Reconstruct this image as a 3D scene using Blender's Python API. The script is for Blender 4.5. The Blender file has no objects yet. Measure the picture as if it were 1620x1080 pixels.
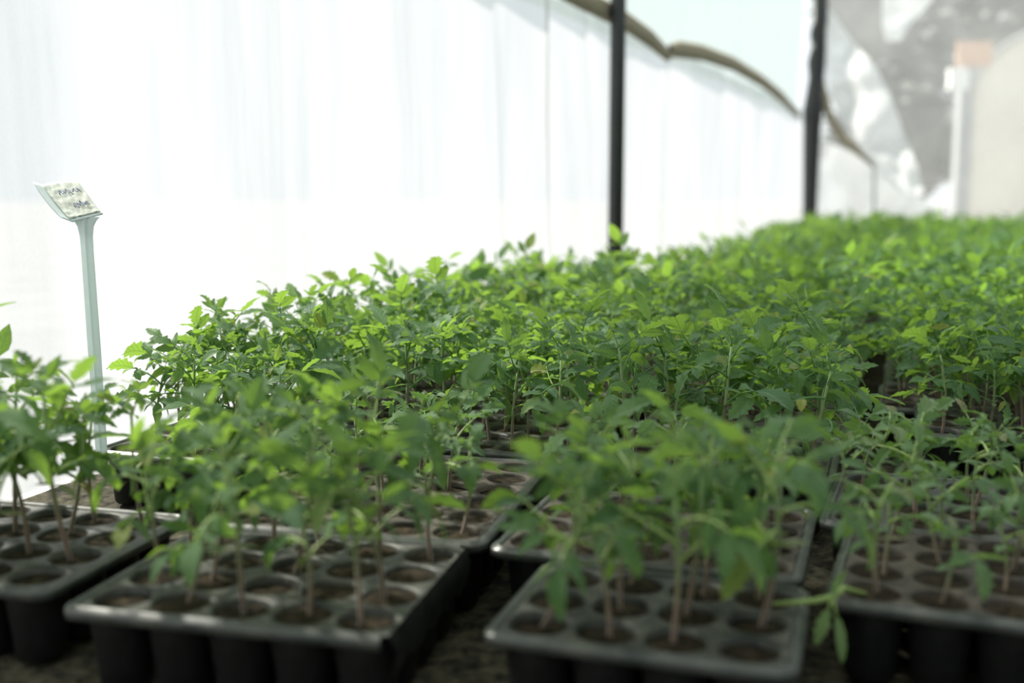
import bpy, math, random
import numpy as np
from mathutils import Vector, Matrix, noise

R = random.Random(11)
sc = bpy.context.scene
col = sc.collection
PI = math.pi

# ------------------------------------------------------------------ camera, world, sun, exposure
FPX = 1755.0                                   # focal length in pixels of the 1620x1080 frame
PITCH = math.atan(235 / FPX)
CAMZ = 0.419
ZT = 0.075                                     # height of a tray's deck
cam = bpy.data.cameras.new('camera')
cam.sensor_width = 36.0
cam.lens = 36.0 * FPX / 1620
cam.clip_start = 0.02
cam.dof.use_dof = True
cam.dof.focus_distance = 1.46
cam.dof.aperture_fstop = 2.4
camo = bpy.data.objects.new('camera', cam)
camo.location = (0, 0, CAMZ)
camo.rotation_euler = (PI / 2 - PITCH, 0, 0)
col.objects.link(camo)
sc.camera = camo

world = bpy.data.worlds.new('world')
sc.world = world
world.use_nodes = True
world.node_tree.nodes['Background'].inputs[0].default_value = (0.91, 0.965, 1.0, 1)
world.node_tree.nodes['Background'].inputs[1].default_value = 1.0

sun = bpy.data.lights.new('sun', 'SUN')
sun.energy = 13.0
sun.angle = math.radians(3.0)
sun.color = (1.0, 0.93, 0.82)
suno = bpy.data.objects.new('sun', sun)
SAZ, SEL = math.radians(-52), math.radians(43)
sdir = Vector((math.sin(SAZ) * math.cos(SEL), math.cos(SAZ) * math.cos(SEL), math.sin(SEL)))
suno.rotation_euler = sdir.to_track_quat('Z', 'Y').to_euler()
suno.location = sdir * 20
col.objects.link(suno)

vs = sc.view_settings
vs.view_transform = 'Standard'
vs.look = 'None'
vs.gamma = 1.0
vs.use_curve_mapping = False
vs.exposure = 0.37
sc.cycles.transparent_max_bounces = 24
sc.cycles.max_bounces = 10
sc.cycles.diffuse_bounces = 5
sc.cycles.transmission_bounces = 8
sc.cycles.caustics_reflective = False
sc.cycles.caustics_refractive = False
sc.cycles.sample_clamp_indirect = 6.0


# ------------------------------------------------------------------ helpers
def ray(x, y):
    X = (x - 810) / FPX
    Y = (540 - y) / FPX
    return Vector((X, math.cos(PITCH) + Y * math.sin(PITCH), -math.sin(PITCH) + Y * math.cos(PITCH)))


def tag(o, label, cat, group=None, kind=None):
    if label:
        o['label'] = label
    if cat:
        o['category'] = cat
    if group:
        o['group'] = group
    if kind:
        o['kind'] = kind
    return o


def empty(name, loc=(0, 0, 0), rz=0.0):
    o = bpy.data.objects.new(name, None)
    o.empty_display_size = 0.02
    o.location = loc
    o.rotation_euler = (0, 0, rz)
    col.objects.link(o)
    return o


def link(name, me, parent=None, mat=None):
    o = bpy.data.objects.new(name, me)
    if parent is not None:
        o.parent = parent
    if mat is not None:
        o.matrix_basis = mat
    col.objects.link(o)
    return o


class MB:
    """collects vertices, faces and uv into one mesh"""
    def __init__(self):
        self.v, self.f, self.uv = [], [], []

    def add(self, verts, faces, uvs=None, M=None):
        b = len(self.v)
        for i, p in enumerate(verts):
            self.v.append(tuple(M @ Vector(p)) if M is not None else tuple(p))
            self.uv.append(uvs[i] if uvs else (0.0, 0.0))
        for f in faces:
            self.f.append(tuple(b + k for k in f))

    def merge(self, other, M=None):
        self.add(other.v, other.f, other.uv, M)

    def box(self, c, s, M=None):
        x, y, z = c
        a, b, d = s[0] / 2, s[1] / 2, s[2] / 2
        vs_ = [(x + i * a, y + j * b, z + k * d) for i in (-1, 1) for j in (-1, 1) for k in (-1, 1)]
        fs = [(0, 1, 3, 2), (4, 6, 7, 5), (0, 4, 5, 1), (2, 3, 7, 6), (0, 2, 6, 4), (1, 5, 7, 3)]
        self.add(vs_, fs, None, M)

    def tube(self, pts, rads, n=6, caps=True):
        pts = [Vector(p) for p in pts]
        verts, faces, uvs = [], [], []
        side = None
        for i, p in enumerate(pts):
            t = (pts[min(i + 1, len(pts) - 1)] - pts[max(i - 1, 0)])
            t = t.normalized() if t.length > 1e-9 else Vector((0, 0, 1))
            if side is None:
                side = t.orthogonal().normalized()
            else:
                side = (side - t * side.dot(t)).normalized()
            up = t.cross(side)
            r = rads[i] if isinstance(rads, (list, tuple)) else rads
            for k in range(n):
                a = 2 * PI * k / n
                verts.append(tuple(p + side * (r * math.cos(a)) + up * (r * math.sin(a))))
                uvs.append((i / (len(pts) - 1), 0.0))
        for i in range(len(pts) - 1):
            for k in range(n):
                k2 = (k + 1) % n
                faces.append((i * n + k, i * n + k2, (i + 1) * n + k2, (i + 1) * n + k))
        if caps:
            faces.append(tuple(reversed(range(n))))
            faces.append(tuple((len(pts) - 1) * n + k for k in range(n)))
        self.add(verts, faces, uvs)

    def mesh(self, name, mat, smooth=True):
        me = bpy.data.meshes.new(name)
        me.from_pydata(self.v, [], self.f)
        if self.f:
            uvl = me.uv_layers.new(name='uv')
            idx = np.empty(len(me.loops), dtype=np.int32)
            me.loops.foreach_get('vertex_index', idx)
            uvl.data.foreach_set('uv', np.array(self.uv, dtype=np.float32)[idx].ravel())
            if smooth:
                me.polygons.foreach_set('use_smooth', [True] * len(me.polygons))
        me.materials.append(mat)
        me.update()
        return me


# ------------------------------------------------------------------ materials
def newmat(name):
    m = bpy.data.materials.new(name)
    m.use_nodes = True
    nt = m.node_tree
    nt.nodes.clear()
    out = nt.nodes.new('ShaderNodeOutputMaterial')
    return m, nt, out


class NT:
    def __init__(self, nt):
        self.nt = nt

    def n(self, t, **kw):
        nd = self.nt.nodes.new(t)
        for k, v in kw.items():
            if k in nd.inputs:
                s = nd.inputs[k]
                if isinstance(v, bpy.types.NodeSocket):
                    self.nt.links.new(v, s)
                else:
                    s.default_value = v
            else:
                setattr(nd, k, v)
        return nd

    def math(self, op, a, b=None, c=None, clamp=False):
        nd = self.nt.nodes.new('ShaderNodeMath')
        nd.operation = op
        nd.use_clamp = clamp
        for i, v in enumerate((a, b, c)):
            if v is None:
                continue
            if isinstance(v, bpy.types.NodeSocket):
                self.nt.links.new(v, nd.inputs[i])
            else:
                nd.inputs[i].default_value = v
        return nd.outputs[0]

    def mix(self, fac, a, b):
        nd = self.nt.nodes.new('ShaderNodeMix')
        nd.data_type = 'RGBA'
        for s, v in ((nd.inputs[0], fac), (nd.inputs[6], a), (nd.inputs[7], b)):
            if isinstance(v, bpy.types.NodeSocket):
                self.nt.links.new(v, s)
            else:
                s.default_value = v
        return nd.outputs[2]

    def ramp(self, fac, stops):
        nd = self.nt.nodes.new('ShaderNodeValToRGB')
        self.nt.links.new(fac, nd.inputs[0])
        while len(nd.color_ramp.elements) < len(stops):
            nd.color_ramp.elements.new(0.5)
        for e, (p, c) in zip(nd.color_ramp.elements, stops):
            e.position = p
            e.color = c if len(c) == 4 else (*c, 1)
        return nd.outputs[0]

    def link(self, a, b):
        self.nt.links.new(a, b)


def c4(r, g, b):
    return (r, g, b, 1.0)


def simple(name, colr, rough=0.6, spec=0.5, var=0.25, scale=30.0, bump=0.0, metallic=0.0, dust=None, dustamt=0.5):
    m, nt, out = newmat(name)
    N = NT(nt)
    tc = N.n('ShaderNodeTexCoord')
    nz = N.n('ShaderNodeTexNoise', Vector=tc.outputs['Object'], Scale=scale, Detail=5.0)
    dark = tuple(c * (1 - var) for c in colr)
    lite = tuple(min(1, c * (1 + var)) for c in colr)
    cc = N.mix(nz.outputs[0], c4(*dark), c4(*lite))
    if dust:
        nz2 = N.n('ShaderNodeTexNoise', Vector=tc.outputs['Object'], Scale=scale * 0.35, Detail=8.0, Roughness=0.65)
        k = N.ramp(nz2.outputs[0], [(0.38, (0, 0, 0)), (0.66, (1, 1, 1))])
        k2 = N.math('MULTIPLY', k, dustamt)
        cc = N.mix(k2, cc, c4(*dust))
    p = N.n('ShaderNodeBsdfPrincipled', Roughness=rough, Metallic=metallic)
    p.inputs['Specular IOR Level'].default_value = spec
    N.link(cc, p.inputs['Base Color'])
    if bump:
        b = N.n('ShaderNodeBump', Strength=bump, Distance=0.002, Height=nz.outputs[0])
        N.link(b.outputs[0], p.inputs['Normal'])
    N.link(p.outputs[0], out.inputs[0])
    return m


def leaf_mat(name, c_lo, c_hi, trans, c_yel, tfac=0.42, sheen=0.32):
    m, nt, out = newmat(name)
    N = NT(nt)
    uv = N.n('ShaderNodeUVMap')
    sp = N.n('ShaderNodeSeparateXYZ', Vector=uv.outputs[0])
    t, v = sp.outputs[0], sp.outputs[1]
    av = N.math('ABSOLUTE', N.math('SUBTRACT', v, 0.5))            # 0 at the midrib, .5 at the margin
    ph = N.math('FRACT', N.math('MULTIPLY', N.math('SUBTRACT', t, N.math('MULTIPLY', av, 0.55)), 6.0))
    lat = N.math('ABSOLUTE', N.math('SUBTRACT', ph, 0.5))          # 0 on a side vein
    lv = N.math('SUBTRACT', 1.0, N.math('MULTIPLY', lat, 9.0), clamp=True)
    mv = N.math('SUBTRACT', 1.0, N.math('MULTIPLY', av, 22.0), clamp=True)
    vein = N.math('MAXIMUM', N.math('MULTIPLY', lv, 0.55), mv)
    gi = N.n('ShaderNodeNewGeometry')
    oi = N.n('ShaderNodeObjectInfo')
    rnd = N.math('FRACT', N.math('ADD', gi.outputs['Random Per Island'], oi.outputs['Random']))
    tc = N.n('ShaderNodeTexCoord')
    nz = N.n('ShaderNodeTexNoise', Vector=tc.outputs['Object'], Scale=90.0, Detail=4.0)
    base = N.mix(rnd, c4(*c_lo), c4(*c_hi))
    base = N.mix(N.math('MULTIPLY', nz.outputs[0], 0.35), base, c4(*[c * 0.6 for c in c_lo]))
    yel = N.ramp(rnd, [(0.93, (0, 0, 0)), (0.985, (1, 1, 1))])
    base = N.mix(N.math('MULTIPLY', yel, 0.6), base, c4(*c_yel))
    base = N.mix(N.math('MULTIPLY', vein, 0.42), base, c4(*[min(1, c * 2.0 + 0.05) for c in c_hi]))
    base = N.mix(N.math('MULTIPLY', gi.outputs['Backfacing'], 0.45), base, c4(0.22, 0.31, 0.20))
    tr = N.mix(rnd, c4(*[c * 0.72 for c in trans]), c4(*trans))
    tr = N.mix(N.math('MULTIPLY', vein, 0.35), tr, c4(*[c * 0.5 for c in trans]))
    hgt = N.math('SUBTRACT', N.math('MULTIPLY', nz.outputs[0], 0.6), vein)
    bp = N.n('ShaderNodeBump', Strength=0.7, Distance=0.0018, Height=hgt)
    p = N.n('ShaderNodeBsdfPrincipled', Roughness=0.55)
    p.inputs['Specular IOR Level'].default_value = 0.35
    p.inputs['Sheen Weight'].default_value = sheen
    p.inputs['Sheen Roughness'].default_value = 0.4
    p.inputs['Sheen Tint'].default_value = (0.8, 0.95, 0.85, 1)
    N.link(base, p.inputs['Base Color'])
    N.link(bp.outputs[0], p.inputs['Normal'])
    tl = N.n('ShaderNodeBsdfTranslucent', Color=tr)
    N.link(bp.outputs[0], tl.inputs['Normal'])
    mx = N.n('ShaderNodeMixShader')
    mx.inputs[0].default_value = tfac
    N.link(p.outputs[0], mx.inputs[1])
    N.link(tl.outputs[0], mx.inputs[2])
    N.link(mx.outputs[0], out.inputs[0])
    return m


def stem_mat():
    m, nt, out = newmat('stem_green_brown')
    N = NT(nt)
    uv = N.n('ShaderNodeUVMap')
    sp = N.n('ShaderNodeSeparateXYZ', Vector=uv.outputs[0])
    tc = N.n('ShaderNodeTexCoord')
    nz = N.n('ShaderNodeTexNoise', Vector=tc.outputs['Object'], Scale=60.0, Detail=3.0)
    k = N.math('ADD', sp.outputs[0], N.math('MULTIPLY', N.math('SUBTRACT', nz.outputs[0], 0.5), 0.3))
    cc = N.ramp(k, [(0.0, (0.17, 0.105, 0.075)), (0.3, (0.20, 0.135, 0.085)), (0.55, (0.19, 0.24, 0.085)), (1.0, (0.19, 0.33, 0.09))])
    p = N.n('ShaderNodeBsdfPrincipled', Roughness=0.6)
    p.inputs['Sheen Weight'].default_value = 0.6
    N.link(cc, p.inputs['Base Color'])
    p.inputs['Subsurface Weight'].default_value = 0.0
    N.link(p.outputs[0], out.inputs[0])
    return m


def film_mat(name, t_lo, t_hi, tint, body, rough_scale=(9, 9, 1.2), diff=0.25, gloss=0.0, bvar=0.0):
    """polythene film: part clear, part milky; dust streaks change how milky it is"""
    m, nt, out = newmat(name)
    N = NT(nt)
    tc = N.n('ShaderNodeTexCoord')
    mp = N.n('ShaderNodeMapping', Vector=tc.outputs['Object'], Scale=rough_scale)
    n1 = N.n('ShaderNodeTexNoise', Vector=mp.outputs[0], Scale=1.0, Detail=5.0, Roughness=0.6)
    n2 = N.n('ShaderNodeTexNoise', Vector=tc.outputs['Object'], Scale=140.0, Detail=3.0)
    s = N.math('ADD', N.math('MULTIPLY', n1.outputs[0], 0.8), N.math('MULTIPLY', n2.outputs[0], 0.2))
    fac = N.n('ShaderNodeMapRange')
    N.link(s, fac.inputs[0])
    fac.inputs[1].default_value = 0.35
    fac.inputs[2].default_value = 0.65
    fac.inputs[3].default_value = 1 - t_hi
    fac.inputs[4].default_value = 1 - t_lo
    tp = N.n('ShaderNodeBsdfTransparent', Color=c4(*tint))
    bodyc = N.mix(n1.outputs[0], c4(*[c * (1 - 2 * bvar) for c in body]), c4(*[c * (1 + 2 * bvar) for c in body]))
    tl = N.n('ShaderNodeBsdfTranslucent', Color=bodyc)
    df = N.n('ShaderNodeBsdfDiffuse', Color=c4(*body))
    mi = N.n('ShaderNodeMixShader')
    mi.inputs[0].default_value = diff
    N.link(tl.outputs[0], mi.inputs[1])
    N.link(df.outputs[0], mi.inputs[2])
    mo = N.n('ShaderNodeMixShader')
    N.link(fac.outputs[0], mo.inputs[0])
    N.link(tp.outputs[0], mo.inputs[1])
    N.link(mi.outputs[0], mo.inputs[2])
    last = mo
    if gloss:
        gl = N.n('ShaderNodeBsdfGlossy', Roughness=0.25)
        mg = N.n('ShaderNodeMixShader')
        mg.inputs[0].default_value = gloss
        N.link(mo.outputs[0], mg.inputs[1])
        N.link(gl.outputs[0], mg.inputs[2])
        last = mg
    N.link(last.outputs[0], out.inputs[0])
    return m


M_leaf = leaf_mat('tomato_leaf', (0.055, 0.145, 0.065), (0.130, 0.265, 0.090), (0.37, 0.62, 0.075), (0.42, 0.36, 0.05), tfac=0.46)
M_leaf_s = leaf_mat('young_leaf', (0.085, 0.185, 0.070), (0.165, 0.290, 0.105), (0.30, 0.55, 0.08), (0.30, 0.17, 0.12), tfac=0.34, sheen=0.35)
M_seedleaf = leaf_mat('seed_leaf', (0.13, 0.20, 0.075), (0.23, 0.27, 0.10), (0.40, 0.50, 0.08), (0.55, 0.40, 0.06), tfac=0.36)
M_pale = leaf_mat('pale_leaf', (0.22, 0.38, 0.13), (0.30, 0.46, 0.17), (0.42, 0.62, 0.14), (0.5, 0.5, 0.2), tfac=0.35)
M_stem = stem_mat()
M_palestem = simple('pale_stem', (0.30, 0.42, 0.13), 0.5, var=0.15)
M_tray = simple('tray_plastic', (0.006, 0.0066, 0.007), 0.5, spec=0.25, var=0.3, scale=60, bump=0.15, dust=(0.035, 0.036, 0.034), dustamt=0.4)
M_deck = simple('tray_deck_dusty', (0.024, 0.028, 0.027), 0.5, spec=0.35, var=0.3, scale=70, bump=0.3, dust=(0.145, 0.142, 0.122), dustamt=0.65)
M_deck_soil_shade = simple('tray_deck_soiled_shaded', (0.028, 0.025, 0.021), 0.75, var=0.4, scale=70, bump=0.5, dust=(0.105, 0.085, 0.062), dustamt=0.75)  # soil smears; on the wide tray this colour stands in for shade
M_soil = simple('potting_soil', (0.016, 0.013, 0.010), 0.95, spec=0.1, var=0.8, scale=330, bump=1.0, dust=(0.10, 0.078, 0.045), dustamt=0.5)
M_ground = simple('dirt_ground', (0.022, 0.022, 0.020), 0.95, spec=0.1, var=0.7, scale=150, bump=1.0, dust=(0.20, 0.18, 0.12), dustamt=0.6)
M_outground = simple('pale_dry_ground', (0.27, 0.28, 0.295), 0.95, spec=0.1, var=0.2, scale=3)
M_film_side = film_mat('side_film', 0.31, 0.45, (0.93, 0.96, 0.97), (0.235, 0.248, 0.256), rough_scale=(7, 7, 0.9), bvar=0.35)
M_film_up = film_mat('upper_film', 0.36, 0.50, (0.84, 0.93, 0.90), (0.215, 0.25, 0.25), diff=0.3)
M_film_roof = film_mat('shaded_roof_film', 0.09, 0.14, (0.88, 0.95, 0.95), (0.31, 0.335, 0.335), diff=0.4)
M_film_end = film_mat('clear_end_film', 0.55, 0.72, (0.93, 0.95, 0.95), (0.72, 0.74, 0.74), rough_scale=(2, 2, 1.6), diff=0.3, gloss=0.04)
M_film_loose = film_mat('crumpled_film', 0.12, 0.35, (0.95, 0.96, 0.97), (0.86, 0.88, 0.90), rough_scale=(5, 5, 5), diff=0.4, gloss=0.06)
M_hem = simple('brown_woven_hem', (0.30, 0.26, 0.19), 0.85, var=0.45, scale=55, bump=0.5)
M_post = simple('dark_grey_steel', (0.040, 0.044, 0.046), 0.45, var=0.2, scale=20, metallic=0.2)
M_wrap = simple('black_plastic_wrap', (0.020, 0.021, 0.022), 0.35, var=0.3, scale=14, bump=0.4)
M_tagp = film_mat('white_tag_plastic', 0.0, 0.02, (1, 1, 1), (0.78, 0.86, 0.85), diff=0.62, gloss=0.06)
M_paper = simple('weathered_paper', (0.62, 0.66, 0.60), 0.75, var=0.12, scale=160, bump=0.2, dust=(0.36, 0.35, 0.26), dustamt=0.45)
M_ink = simple('blue_ink', (0.03, 0.07, 0.22), 0.6, var=0.3)
M_bark = simple('bark', (0.10, 0.075, 0.055), 0.9, var=0.4, scale=12)
M_tree = simple('tree_foliage', (0.045, 0.060, 0.045), 0.7, var=0.5, scale=3)
M_tunnel = simple('cream_tunnel_film', (0.62, 0.58, 0.48), 0.6, var=0.12, scale=2)
M_greypost = simple('grey_concrete', (0.25, 0.26, 0.27), 0.8, var=0.2, scale=10)
M_orange = simple('faded_orange_paint', (0.55, 0.30, 0.17), 0.6, var=0.2, scale=6)
M_white = simple('white_paint', (0.75, 0.75, 0.72), 0.5, var=0.1, scale=6)

# ------------------------------------------------------------------ the greenhouse shell
WD = Vector((0.387, 0.922, 0)).normalized()        # along the side wall, away from the camera
WN = Vector((WD.y, -WD.x, 0))                      # from the side wall into the greenhouse
W0 = Vector((0.15, 3.5, 0))                        # a point of the side wall
CORNER = Vector((2.21, 8.40, 0))
S_END = (CORNER - W0).dot(WD)
WIDTH = 5.2


def wall_point(x, y, off=0.0):
    d = ray(x, y)
    p0 = W0 + WN * off - Vector((0, 0, CAMZ))
    t = p0.dot(WN) / d.dot(WN)
    return Vector((0, 0, CAMZ)) + d * t


def end_point(x, y, off=0.0):
    d = ray(x, y)
    p0 = CORNER - WD * off - Vector((0, 0, CAMZ))
    t = p0.dot(WD) / d.dot(WD)
    return Vector((0, 0, CAMZ)) + d * t


def structure(name, mb, mat, smooth=True):
    o = link(name, mb.mesh(name, mat, smooth))
    o['kind'] = 'structure'
    return o


def sheet(fn, nu, nv):
    mb = MB()
    vs_ = [fn(i / nu, j / nv) for j in range(nv + 1) for i in range(nu + 1)]
    fs = [(j * (nu + 1) + i, j * (nu + 1) + i + 1, (j + 1) * (nu + 1) + i + 1, (j + 1) * (nu + 1) + i) for j in range(nv) for i in range(nu)]
    uvs = [(i / nu, j / nv) for j in range(nv + 1) for i in range(nu + 1)]
    mb.add(vs_, fs, uvs)
    return mb


# ground inside: uneven dirt near the camera, flat further off
def floor_fn(u, v):
    y = 0.1 + 9.2 * v ** 2
    xw = W0.x + (y - W0.y) * WD.x / WD.y
    x = xw + 4.6 * u
    n1 = noise.noise(Vector((x * 14, y * 14, 0.3)))
    n2 = noise.noise(Vector((x * 60, y * 60, 1.7)))
    k = 1.0 if y < 2.5 else 0.3
    return (x, y, -0.006 + k * (0.005 * n1 + 0.0035 * n2))


structure('floor', sheet(floor_fn, 420, 230), M_ground)
g = MB()
g.add([(-60, -60, -0.03), (60, -60, -0.03), (60, 60, -0.03), (-60, 60, -0.03)], [(0, 1, 2, 3)])
structure('ground_outside', g, M_outground, False)

SLEN = S_END + 6.5                                 # the wall runs on behind the camera


def side_fn(u, v):
    s = S_END - SLEN * u
    z = 1.02 * v
    a = (0.010 + 0.022 * math.exp(-((s + 0.2) / 0.9) ** 2)) * math.sin(s * 13.0 + 1.5 * math.sin(s * 2.1) + z * 1.2) + 0.02 * noise.noise(Vector((s * 1.7, z * 0.8, 4)))
    p = W0 + WD * s - WN * (0.02 + a)
    return (p.x, p.y, z)


structure('wall_left', sheet(side_fn, 420, 10), M_film_side)


def upper_fn(u, v):
    s = S_END - SLEN * u
    z = 1.0 + 0.9 * v
    inn = 0.01 * math.sin(s * 5) - 0.10 + 0.03 * v
    p = W0 + WD * s + WN * inn
    return (p.x, p.y, z)


S_SHADE = -0.7                                     # nearer than this the unseen film is made denser to shade the foreground
SLEN_ALL = SLEN
SLEN = S_END - S_SHADE
structure('ceiling_1', sheet(upper_fn, 90, 6), M_film_up)
SLEN = SLEN_ALL


def upper_near_fn(u, v):
    s = S_SHADE - (SLEN - (S_END - S_SHADE)) * u
    p = W0 + WD * s + WN * (0.01 * math.sin(s * 5) - 0.10 + 0.03 * v)
    return (p.x, p.y, 1.0 + 0.9 * v)


structure('unseen_shade_strip', sheet(upper_near_fn, 60, 6), M_film_roof)  # dense strip out of view, added to keep sun off the front trays


def roof_fn(u, v):
    s = S_END - SLEN * u
    i0, z0 = -0.07, 1.9
    i1, z1 = WIDTH, 0.0
    w = i1 - i0
    x = i0 + w * v
    z = z0 + (2.7 - z0) * math.sin(min(1, v / 0.5) * PI / 2) if v < 0.5 else 2.7 * math.cos((v - 0.5) / 0.5 * PI / 2) ** 0.6
    p = W0 + WD * s + WN * x
    return (p.x, p.y, z)


structure('ceiling_2', sheet(roof_fn, 24, 16), M_film_roof)


def end_fn(u, v):
    p = CORNER + WN * (WIDTH * u)
    b = 0.02 * noise.noise(Vector((u * 9, v * 5, 2)))
    p = p + WD * b
    return (p.x, p.y, 2.75 * v)


structure('wall_back', sheet(end_fn, 40, 20), M_film_end)


def rear_fn(u, v):
    p = W0 + WD * (S_END - SLEN) + WN * (WIDTH * u)
    return (p.x, p.y, 2.75 * v)


structure('wall_front', sheet(rear_fn, 8, 4), M_film_roof)

# brown hem where upper film meets the side film, sagging between its ties
for pix in ([(700, -150), (800, -75), (880, -25), (925, 0), (985, 30), (1030, 62), (1056, 88)],
            [(1058, 80), (1075, 78), (1110, 83), (1160, 101), (1205, 128), (1235, 152), (1262, 182)]):
    pts = [wall_point(x, y, 0.03) for x, y in pix]
    mb = MB()
    vs_, fs = [], []
    for i, p in enumerate(pts):
        hw = 0.036 if 0 < i < len(pts) - 1 else 0.026
        for dz, dn in ((-hw, 0.0), (-hw * 0.6, 0.014), (hw * 0.6, 0.014), (hw, 0.0), (0, -0.006)):
            q = p + WN * dn
            vs_.append((q.x, q.y, q.z + dz))
    for i in range(len(pts) - 1):
        for k in range(5):
            k2 = (k + 1) % 5
            fs.append((i * 5 + k, i * 5 + k2, (i + 1) * 5 + k2, (i + 1) * 5 + k))
    mb.add(vs_, fs)
    structure('trim_1', mb, M_hem)
# seam cord hanging from the tie
mb = MB()
mb.tube([wall_point(1057, 84, 0.04), wall_point(1056, 130, 0.035), wall_point(1050, 200, 0.03), wall_point(1046, 300, 0.03), wall_point(1045, 420, 0.02)], 0.003, 5)
tag(link('seam_cord', mb.mesh('seam_cord', M_film_loose)), 'thin pale cord hanging from the tie of the brown hem', 'cord')

# posts
px1 = Vector((0.353, 3.80, 0))
mb = MB()
mb.tube([(0, 0, -0.02), (0, 0, 1.0), (0, 0, 1.95)], 0.026, 20)
pr = empty('support_post', px1)
tag(pr, 'slim round dark grey steel post standing free of the white film wall', 'post')
link('pole', mb.mesh('pole', M_post), pr)
mb = MB()
mb.tube([(0, 0, -0.02), (0, 0, 0.0), (0, 0, 0.03)], [0.05, 0.05, 0.045], 16)
link('base_collar', mb.mesh('base_collar', M_post), pr)

pr = empty('corner_post', CORNER * 0.985 + WN * 0.03)
tag(pr, 'thick corner post wrapped in loose black plastic where the two film walls meet', 'post')
mb = MB()
mb.tube([(0, 0, -0.02), (0, 0, 1.0), (0, 0, 1.88)], 0.036, 14)
link('pole', mb.mesh('pole', M_post), pr)
mb = MB()
prof = [(0.0, 0.042, 0), (0.3, 0.047, 0), (0.6, 0.052, -0.004), (0.9, 0.058, -0.006), (1.02, 0.064, -0.004), (1.12, 0.056, 0.0), (1.25, 0.050, 0.012), (1.36, 0.056, 0.006), (1.47, 0.046, 0.02), (1.56, 0.052, 0.010), (1.66, 0.046, 0.024), (1.85, 0.040, 0.03)]
vs_, fs = [], []
nn = 16
for i, (z, r, dx) in enumerate(prof):
    for k in range(nn):
        a = 2 * PI * k / nn
        rr = 1.15 * r * (1 + 0.10 * noise.noise(Vector((math.cos(a) * 1.5, math.sin(a) * 1.5, z * 3))))
        vs_.append((dx + rr * math.cos(a), rr * math.sin(a), z))
for i in range(len(prof) - 1):
    for k in range(nn):
        k2 = (k + 1) % nn
        fs.append((i * nn + k, i * nn + k2, (i + 1) * nn + k2, (i + 1) * nn + k))
mb.add(vs_, fs)
link('plastic_wrap', mb.mesh('plastic_wrap', M_wrap), pr)


# loose film on the end wall: ribbons between two traced edges, crumpled in depth
def film_ribbon(name, left, right, off, amp, seed, label, mat, freq=3.0):
    n = len(left)
    nu, nv = 14, 4 * (n - 1)

    def fn(u, v):
        k = v * (n - 1)
        i = min(int(k), n - 2)
        w = k - i
        l = Vector(left[i]) * (1 - w) + Vector(left[i + 1]) * w
        r = Vector(right[i]) * (1 - w) + Vector(right[i + 1]) * w
        q = l * (1 - u) + r * u
        p = end_point(q.x, q.y, off)
        d = amp * (noise.noise(Vector((p.x * freq, p.y * freq, p.z * freq + seed))) + 0.6 * abs(noise.noise(Vector((p.x * freq * 2.3, p.z * freq * 2.3, seed)))))
        p = p - WD * d
        return (p.x, p.y, p.z)
    o = link(name, sheet(fn, nu, nv).mesh(name, mat))
    tag(o, label, 'plastic sheet')
    return o


film_ribbon('loose_film_sheet', [(1296, 5), (1302, 60), (1308, 130), (1330, 190), (1368, 245), (1410, 290), (1440, 318)],
            [(1312, 12), (1345, 60), (1385, 105), (1412, 160), (1432, 215), (1452, 265), (1462, 305)], 0.12, 0.10, 3,
            'crumpled pale plastic sheet hanging slantwise from the black wrapped corner post', M_film_loose, 4.0)
film_ribbon('film_patch', [(1398, -60), (1396, 0), (1396, 40), (1402, 66)], [(1480, -60), (1476, 0), (1440, 40), (1424, 66)], 0.05, 0.05, 8,
            'small white plastic patch hanging high on the clear end wall', M_film_loose)
film_ribbon('skirt_film', [(1288, 216), (1288, 280), (1288, 345), (1288, 380)], [(1392, 258), (1440, 300), (1500, 345), (1530, 380)], 0.04, 0.03, 12,
            'milky plastic skirt along the foot of the clear end wall', M_film_loose)
mb = MB()
mb.tube([end_point(x, y, 0.10) for x, y in ((1292, 96), (1300, 140), (1312, 185), (1335, 222), (1362, 242), (1384, 262))], [0.03, 0.035, 0.03, 0.035, 0.03, 0.02], 8)
o = link('rolled_hem', mb.mesh('rolled_hem', M_hem))
tag(o, 'short brown rolled hem drooping behind the crumpled plastic sheet', 'hem')
mb = MB()
mb.tube([end_point(1383, 250, 0.07), end_point(1383, 300, 0.07), end_point(1383, 400, 0.07)], 0.008, 6)
tag(link('thin_rod', mb.mesh('thin_rod', M_greypost)), 'thin grey upright rod against the milky skirt film', 'rod')


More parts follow.
